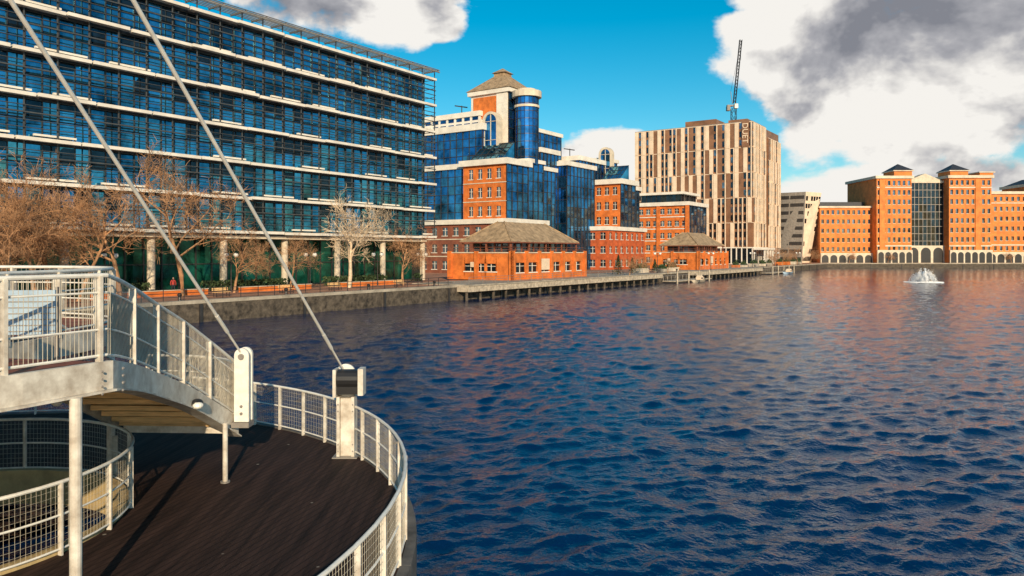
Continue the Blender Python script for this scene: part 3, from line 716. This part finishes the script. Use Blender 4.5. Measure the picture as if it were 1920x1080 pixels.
fence(b,circ(HC,HR+.06,n,ZD+.0),1.12,1.1,(1.12,.62,.10),.075,9,0,.03,(.03,.018,.018),.003)
b.done()

# ------------------------------------------------------------------ footbridge
bm_={'deck':M['reddeck'],'underside':M['under'],'girders':M['paint'],'joists':M['timber'],'columns':M['paint'],'cables':M['cablew'],'anchor_posts':M['paint'],'winch':M['black'],
 'bulkhead_lamps':M['globe'],'lamp_bases':M['black'],'sign_panel':M['board'],'mast':M['paint'],'plates':M['cablew'],'fittings':M['metal'],'bars':M['wire'],**fm}
b=B('footbridge',bm_)
ZP=5.0
outer_flat=[(-10.5,1.5,ZP),(-8.3,5,ZP),(-6.6,8,ZP),(-6.0,9.1,ZP),(-5.5,10.2,ZP)]
def cr(pts,n=5):
    P=[Vector(p) for p in pts]; out=[]
    for i in range(len(P)-1):
        p0=P[max(i-1,0)];p1=P[i];p2=P[i+1];p3=P[min(i+2,len(P)-1)]
        for k in range(n):
            t=k/n; out.append(.5*((2*p1)+(-p0+p2)*t+(2*p0-5*p1+4*p2-p3)*t*t+(-p0+3*p1-3*p2+p3)*t**3))
    out.append(P[-1]); return out
outer_ramp=cr([(-5.5,10.2,ZP),(-5.72,11.3,4.76),(-5.92,12.5,4.42),(-6.0,13.8,3.98),(-5.95,15,3.42),(-5.85,15.8,2.98)])
inner_ramp=cr([(-8.1,10.7,ZP),(-8.2,11.6,4.76),(-8.3,12.7,4.42),(-8.4,13.9,3.98),(-8.45,15.1,3.42),(-8.4,15.9,2.98)])
n=len(outer_ramp)
b.add('deck',outer_ramp+inner_ramp,[(k,k+1,n+k+1,n+k) for k in range(n-1)])
dn=Vector((0,0,.06)); b.add('underside',[v-dn for v in outer_ramp+inner_ramp],[(k,k+1,n+k+1,n+k) for k in range(n-1)])
for i in range(13):
    f=2.0+i*(n-3.6)/12; k=int(f); f-=k
    a=outer_ramp[k].lerp(outer_ramp[k+1],f); c=inner_ramp[k].lerp(inner_ramp[k+1],f)
    d=(c-a).normalized(); o=Vector((d.y,-d.x,0)).normalized()
    b.obox('joists',(a.x,a.y),d.xy,o.xy,.12,(c-a).length-.1,-.05,.05,a.z-.19,a.z-.09)
b.sweep('girders',outer_flat+outer_ramp[1:],-.02,.07,-.36,.02)
b.sweep('girders',outer_flat+outer_ramp[1:],-.16,.14,-.39,-.361)
b.sweep('girders',inner_ramp,-.05,.03,-.25,.02)
for (x,y,z) in ((-5.52,9.95,4.7),(-5.4,10.25,4.7),(-5.55,10.55,4.66)):
    for dz in (-.1,.0,.1,.2): b.add('fittings',*sphere_geo((x+.06,y,z+dz),.018,6,4))
land=[(-5.85,15.82),(-6.4,16.6),(-7.4,17.1),(-8.4,17.2),(-8.4,15.92)]
b.prism('deck',land,2.9,2.97); b.prism('girders',[(-5.9,15.85),(-6.4,16.5),(-7.4,17.0),(-8.3,17.1),(-8.3,15.95)],2.64,2.89)
plat_edge=[(-8.1,10.7,ZP),(-8.1,12.2,ZP),(-8.0,13.8,ZP),(-8.1,14.9,ZP),(-8.7,16.1,ZP),(-10.4,17.1,ZP),(-14,17.4,ZP),(-19,17.4,ZP)]
pe=cr(plat_edge,4)
poly=[(p[0],p[1]) for p in outer_flat]+[(p[0],p[1]) for p in pe]+[(-19,1.5)]
b.prism('deck',poly,ZP-.12,ZP)
b.sweep('girders',pe,-.04,.05,-.36,.02)
for y in (4,6,8,10,12,14,16): b.obox('girders',(0,0),(1,0),(0,1),-18.5,-8.9 if y>9 else -(10.4-.0) if y<5 else -9.2,y-.06,y+.06,ZP-.34,ZP-.13)
fence(b,outer_flat+[tuple(p) for p in outer_ramp[1:]],1.18,1.25,(1.18,.95,.45,.1),.06,0,.0,.04,(.032,.016,.016,.02),.005)
fence(b,[tuple(p) for p in inner_ramp],1.15,1.25,(1.15,.8,.45,.1),.09,0,.0,.032,(.03,.016,.016,.02),.0045)
fence(b,[tuple(p) for p in pe],1.15,1.25,(1.15,.8,.45,.1),.12,0,.0,.05,(.035,.016,.016,.02),.0045)
fence(b,[(-5.85,15.82,2.97),(-6.4,16.6,2.97),(-7.4,17.1,2.97),(-8.4,17.2,2.97)],1.15,1.0,(1.15,.8,.45,.1),.09,0,.0,.03,(.03,.016,.016,.02),.005)
OR=[Vector(p) for p in outer_ramp]
for i in range(n-1):
    for k in range(6):
        p=OR[i].lerp(OR[i+1],k/6); q=OR[i].lerp(OR[min(i+1,n-1)],k/6)+ (OR[min(i+1,n-1)]-OR[i])*.55
        b.tube('bars',[p+Vector((-.05,0,.1)),q+Vector((-.02,0,.95))],.006,3)
def col(x,y,z0,z1,r): b.tube('columns',[(x,y,z0),(x,y,z1)],r,16); b.tube('fittings',[(x,y,z0),(x,y,z0+.03)],r*1.9,12)
col(-5.62,9.62,ZD,4.62,.075); col(-5.78,15.05,ZD,3.05,.05); col(-8.3,15.6,ZD,2.65,.06)
for (x,y) in ((-14.5,8),(-14.5,15.5)): col(x,y,ZD,4.7,.09)
col(-9.0,16.8,ZD,4.65,.06)
def plate(c,w,z0,z1,th,pn='plates'):
    n=12; rr=w/2; zc=z1-rr
    pts=[(-rr,z0)]+[(-rr*math.cos(math.pi*k/n),zc+rr*math.sin(math.pi*k/n)) for k in range(n+1)]+[(rr,z0)]
    m=len(pts); vs=[(c[0]+a,c[1],z) for a,z in pts]+[(c[0]+a,c[1]+th,z) for a,z in pts]
    b.add(pn,vs,[tuple(range(m)),tuple(range(m,2*m))[::-1]]+[(i,(i+1)%m,m+(i+1)%m,m+i) for i in range(m)])
plate((-5.6,15.45),.30,2.98,4.5,.07); plate((-5.6,15.66),.30,2.98,4.5,.07)
b.obox('plates',(-5.6,15.45),(1,0),(0,1),-.13,.13,.075,.2,2.99,4.2)
b.tube('fittings',[(-5.6,15.4,4.33),(-5.6,15.78,4.33)],.06,10)
b.obox('fittings',(-5.6,15.45),(1,0),(0,1),-.2,.16,-.03,.3,2.86,2.97)
for zz in (3.15,3.3): b.tube('fittings',[(-5.6,15.42,zz),(-5.6,15.46,zz)],.03,8)
X2,Y2=-3.76,17.0
b.obox('anchor_posts',(X2,Y2),(1,0),(0,1),-.20,-.13,-.16,.16,ZD,3.22); b.obox('anchor_posts',(X2,Y2),(1,0),(0,1),.13,.20,-.16,.16,ZD,3.22); b.obox('anchor_posts',(X2,Y2),(1,0),(0,1),-.125,.125,-.08,.08,ZD,3.18)
plate((X2-.05,Y2+.1),.44,3.0,3.93,.06)
b.obox('anchor_posts',(X2,Y2),(1,0),(0,1),-.26,-.19,-.28,.1,3.23,3.85)
b.obox('anchor_posts',(X2,Y2),(1,0),(0,1),.30,.42,-.26,.08,3.27,3.87)
b.obox('winch',(X2,Y2),(1,0),(0,1),-.185,.295,-.22,.09,3.29,3.49)
b.tube('winch',[(X2-.18,Y2-.07,3.62),(X2+.29,Y2-.07,3.62)],.22,16)
b.obox('fittings',(X2,Y2),(1,0),(0,1),-.28,.28,-.26,.26,ZD+.005,ZD+.03)
for zz in (2.0,2.15,2.9,3.05):
    for xx in (-.165,.165): b.add('fittings',*sphere_geo((X2+xx,Y2-.165,zz),.018,6,4))
MT=Vector((-7.2,-12,25.8))
def cable(p,r):
    p=Vector(p); d=(MT-p).normalized()
    b.tube('cables',[p,p+d*.9],r*.75,8); b.tube('cables',[p+d*.9,p+d*1.5],r*1.25,8); b.tube('cables',[p+d*1.5,MT],r,10)
    L_=(MT-p).length
    for f in (.42,.55): b.tube('fittings',[p+d*L_*f,p+d*(L_*f+.28)],r*1.3,10)
cable((-5.62,15.56,4.35),.030); cable((X2-.08,Y2-.05,3.85),.030)
b.tube('mast',[(-7.2,-12.4,-1),(-7.2,-12.2,26.5)],[.45,.25],16)
def bulk(x,y,z,r=.1):
    b.add('lamp_bases',*sphere_geo((x,y,z),r*.95,12,8,.75)); b.add('bulkhead_lamps',*sphere_geo((x+.04,y-.06,z-.03),r*.8,12,8,.7))
bulk(-5.86,13.9,3.68,.12); bulk(-7.5,12.3,4.05,.1)
b.obox('sign_panel',(-7.5,10.0),(.99,.14),(.14,-.99),0,1.3,0,.04,5.38,5.98)
for k in (0,.63,1.27): b.obox('fittings',(-7.5,10.0),(.99,.14),(.14,-.99),k,k+.04,-.06,-.01,5.0,6.02)
for k in range(7): b.obox('fittings',(-7.5,10.0),(.99,.14),(.14,-.99),0,1.3,.045,.052,5.42+k*.08,5.432+k*.08)
b.done()

# ------------------------------------------------------------------ fountains
def fountain(x,y,w,h,seed,n=1500):
    rnd=random.Random(seed); b=B('water_fountain',{'spray':M['spray'],'nozzle':M['dmetal']})
    b.tube('nozzle',[(x,y,-.3),(x,y,.4)],.25,8)
    jets=[(rnd.random()*6.283,rnd.uniform(.25,1),rnd.uniform(.35,1)) for _ in range(34)]
    for i in range(n):
        a,rf,hf=rnd.choice(jets); t=rnd.random()**.8; a+=rnd.gauss(0,.08)
        rr=w/2*rf*t+abs(rnd.gauss(0,.1)); zt=max(.02,h*hf*4*t*(1-t)*(1.15-.4*rf)*rnd.uniform(.55,1)+rnd.gauss(0,.1))
        c=Vector((x+rr*math.cos(a),y+rr*math.sin(a),zt)); l=rnd.uniform(.04,.15)*(1.2-.4*t)
        d=Vector((math.cos(a)*.4,math.sin(a)*.4,rnd.uniform(-1,1)))*l*1.5; e=Vector((-math.sin(a),math.cos(a),0))*l*.5; g=Vector((0,0,1)).cross(e)*.8
        b.add('spray',[c-d,c+e,c+d,c-e,c+g],[(0,1,4),(1,2,4),(2,3,4),(3,0,4),(0,1,2,3)])
    for i in range(1500):
        rr=w/2*1.1*math.sqrt(rnd.random()); a=rnd.random()*6.283; l=rnd.uniform(.05,.25)
        c=Vector((x+rr*math.cos(a),y+rr*math.sin(a),.1)); b.add('spray',[c+Vector((-l,0,0)),c+Vector((0,-l*.5,0)),c+Vector((l,0,0)),c+Vector((0,l*.5,.1))],[(0,1,2,3)])
    b.done()
fountain(86.6,157,6.8,3.3,1,9000)

# ------------------------------------------------------------------ person
def person(x,y,z,rot):
    e=bpy.data.objects.new('pedestrian',None); bpy.context.scene.collection.objects.link(e); e.location=(x,y,z); e.rotation_euler=(0,0,rot)
    def sk(nm,vs,ed,rad,m):
        me=bpy.data.meshes.new(nm); me.from_pydata(vs,ed,[]); ob=bpy.data.objects.new(nm,me); bpy.context.scene.collection.objects.link(ob); ob.parent=e
        mo=ob.modifiers.new('s','SKIN'); 
        for i,r in enumerate(rad): me.skin_vertices[0].data[i].radius=(r,r*.8)
        me.skin_vertices[0].data[0].use_root=True
        ob.modifiers.new('ss','SUBSURF').levels=1; me.materials.append(m)
    sk('legs',[(0,0,.95),(.1,0,.9),(.12,-.08,.5),(.12,-.02,.08),(.12,-.16,.04),(-.1,0,.9),(-.11,.1,.5),(-.11,.22,.1),(-.11,.1,.04)],[(0,1),(1,2),(2,3),(3,4),(0,5),(5,6),(6,7),(7,8)],[.13,.1,.07,.05,.04,.1,.07,.05,.04],M['trous'])
    sk('coat',[(0,0,.9),(0,0,1.2),(0,0,1.42),(.2,0,1.42),(.27,.05,1.12),(.24,-.12,.9),(-.2,0,1.42),(-.27,-.03,1.12),(-.24,-.12,.9)],[(0,1),(1,2),(2,3),(3,4),(4,5),(2,6),(6,7),(7,8)],[.17,.16,.15,.07,.055,.04,.07,.055,.04],M['coat'])
    sk('head',[(0,0,1.48),(0,-.01,1.58),(0,-.03,1.68),(0,-.01,1.75)],[(0,1),(1,2),(2,3)],[.05,.075,.095,.06],M['skin'])
person(-36.3,80,2,.6)

# ------------------------------------------------------------------ world
SUN=Vector((.20,-.98,0)).normalized(); EL=math.radians(20)
sd=Vector((SUN.x*math.cos(EL),SUN.y*math.cos(EL),math.sin(EL)))
w=bpy.data.worlds.new("World"); bpy.context.scene.world=w; w.use_nodes=True; nt=w.node_tree; N=nt.nodes; K=nt.links
bg=N["Background"]; bg.inputs["Strength"].default_value=.1
def ma(op,*a,clamp=False):
    n=N.new("ShaderNodeMath"); n.operation=op; n.use_clamp=clamp
    for k,v in enumerate(a):
        if isinstance(v,(int,float)): n.inputs[k].default_value=v
        else: K.new(v,n.inputs[k])
    return n.outputs[0]
def vm(op,a,bv,out=0):
    n=N.new("ShaderNodeVectorMath"); n.operation=op
    for k,v in enumerate((a,bv)):
        if v is None: continue
        if isinstance(v,(tuple,list,Vector)): n.inputs[k].default_value=tuple(v)
        else: K.new(v,n.inputs[k])
    return n.outputs['Value'] if out=='v' else n.outputs[0]
tc=N.new("ShaderNodeTexCoord"); D=tc.outputs["Generated"]
sky=N.new("ShaderNodeTexSky"); sky.sky_type='NISHITA'; sky.sun_disc=False; sky.sun_elevation=EL; sky.sun_rotation=math.atan2(sd.x,sd.y)
sky.air_density=1.0; sky.dust_density=.3; sky.ozone_density=3.0
hs=N.new("ShaderNodeHueSaturation"); hs.inputs["Saturation"].default_value=1.5; hs.inputs["Value"].default_value=1.2; hs.inputs["Hue"].default_value=.475
K.new(sky.outputs[0],hs.inputs["Color"])
def fbm(vec,scale,det=9,rough=.56):
    n=N.new("ShaderNodeTexNoise"); n.inputs["Scale"].default_value=scale; n.inputs["Detail"].default_value=det; n.inputs["Roughness"].default_value=rough
    n.inputs["Distortion"].default_value=.15
    K.new(vec,n.inputs["Vector"]); return n.outputs["Fac"]
def blob(x,z,rx,rz,am):
    c=Vector((x,1,z)).normalized()
    d=vm('LENGTH',vm('MULTIPLY',vm('SUBTRACT',D,tuple(c)),(1/rx,1/rx,1/rz)),None,'v')
    return ma('MULTIPLY',ma('SUBTRACT',1.0,ma('POWER',d,1.6),clamp=True),am)
blobs=[(.58,.27,.36,.17,1.0),(.40,.21,.11,.13,.85),(.62,.10,.36,.045,.62),(.11,.12,.20,.065,.95),(.27,.145,.12,.045,.9),(-.23,.34,.26,.075,.8),(-.09,.31,.05,.04,.8),(.32,.345,.06,.03,.7),(-.55,.32,.3,.08,.5),(.42,.07,.2,.05,.7)]
mx=None
for bb in blobs:
    v=blob(*bb); mx=v if mx is None else ma('MAXIMUM',mx,v)
st=vm('MULTIPLY',D,(1,1,1.5))
n1=fbm(st,5.5); n2=fbm(vm('ADD',st,(-.035,.0,.06)),5.5,5)
big=fbm(st,2.6,2)
dens=ma('ADD',ma('ADD',ma('MULTIPLY',mx,.95),ma('MULTIPLY',ma('SUBTRACT',n1,.5),2.0)),-.34)
side=ma('ADD',vm('DOT_PRODUCT',D,(0,-1,0),'v'),.0,clamp=True)
dens=ma('ADD',dens,ma('MULTIPLY',side,.2))
up=ma('SUBTRACT',vm('DOT_PRODUCT',D,(0,0,1),'v'),.36,clamp=True)
dens=ma('SUBTRACT',dens,ma('MULTIPLY',up,1.2))
mr=N.new("ShaderNodeMapRange"); mr.interpolation_type='SMOOTHSTEP'; mr.inputs["From Min"].default_value=0; mr.inputs["From Max"].default_value=.18; K.new(dens,mr.inputs["Value"])
alpha=mr.outputs[0]
core=ma('MAXIMUM',blob(.66,.30,.24,.14,1.0),blob(-.25,.38,.2,.08,.2))
shade=ma('ADD',ma('MULTIPLY',ma('SUBTRACT',n1,n2),3.8),.98)
shade=ma('SUBTRACT',shade,ma('MULTIPLY',dens,.28))
shade=ma('SUBTRACT',shade,ma('MULTIPLY',core,.47))
shade=ma('ADD',shade,ma('MULTIPLY',ma('SUBTRACT',big,.5),.6),clamp=True)
cr_=N.new("ShaderNodeValToRGB"); els=cr_.color_ramp.elements
els[0].position=.05; els[0].color=(.25,.26,.30,1); els[1].position=.90; els[1].color=(1.0,.97,.92,1)
e=els.new(.42); e.color=(.45,.45,.48,1); e=els.new(.68); e.color=(.76,.74,.72,1)
K.new(shade,cr_.inputs[0])
csc=vm('MULTIPLY',cr_.outputs[0],(9.2,9.2,9.2))
mix=N.new("ShaderNodeMix"); mix.data_type='RGBA'; K.new(alpha,mix.inputs[0]); K.new(hs.outputs[0],mix.inputs[6]); K.new(csc,mix.inputs[7])
K.new(mix.outputs[2],bg.inputs["Color"])
sl=bpy.data.lights.new('sun','SUN'); sl.energy=5.0; sl.angle=math.radians(.5); sl.color=(1,.80,.54)
so=bpy.data.objects.new('sun',sl); bpy.context.scene.collection.objects.link(so); so.rotation_euler=sd.to_track_quat('Z','Y').to_euler(); so.location=(0,-20,60)
# ------------------------------------------------------------------ camera
cd=bpy.data.cameras.new('camera'); co=bpy.data.objects.new('camera',cd); bpy.context.scene.collection.objects.link(co)
co.location=(0,0,6.5); co.rotation_euler=(math.radians(90),0,0); cd.sensor_width=36; cd.lens=26.25; cd.shift_y=-.0354; cd.clip_end=6000; cd.clip_start=.1
bpy.context.scene.camera=co
sc=bpy.context.scene; sc.view_settings.view_transform='Standard'; sc.view_settings.look='None'; sc.view_settings.exposure=0
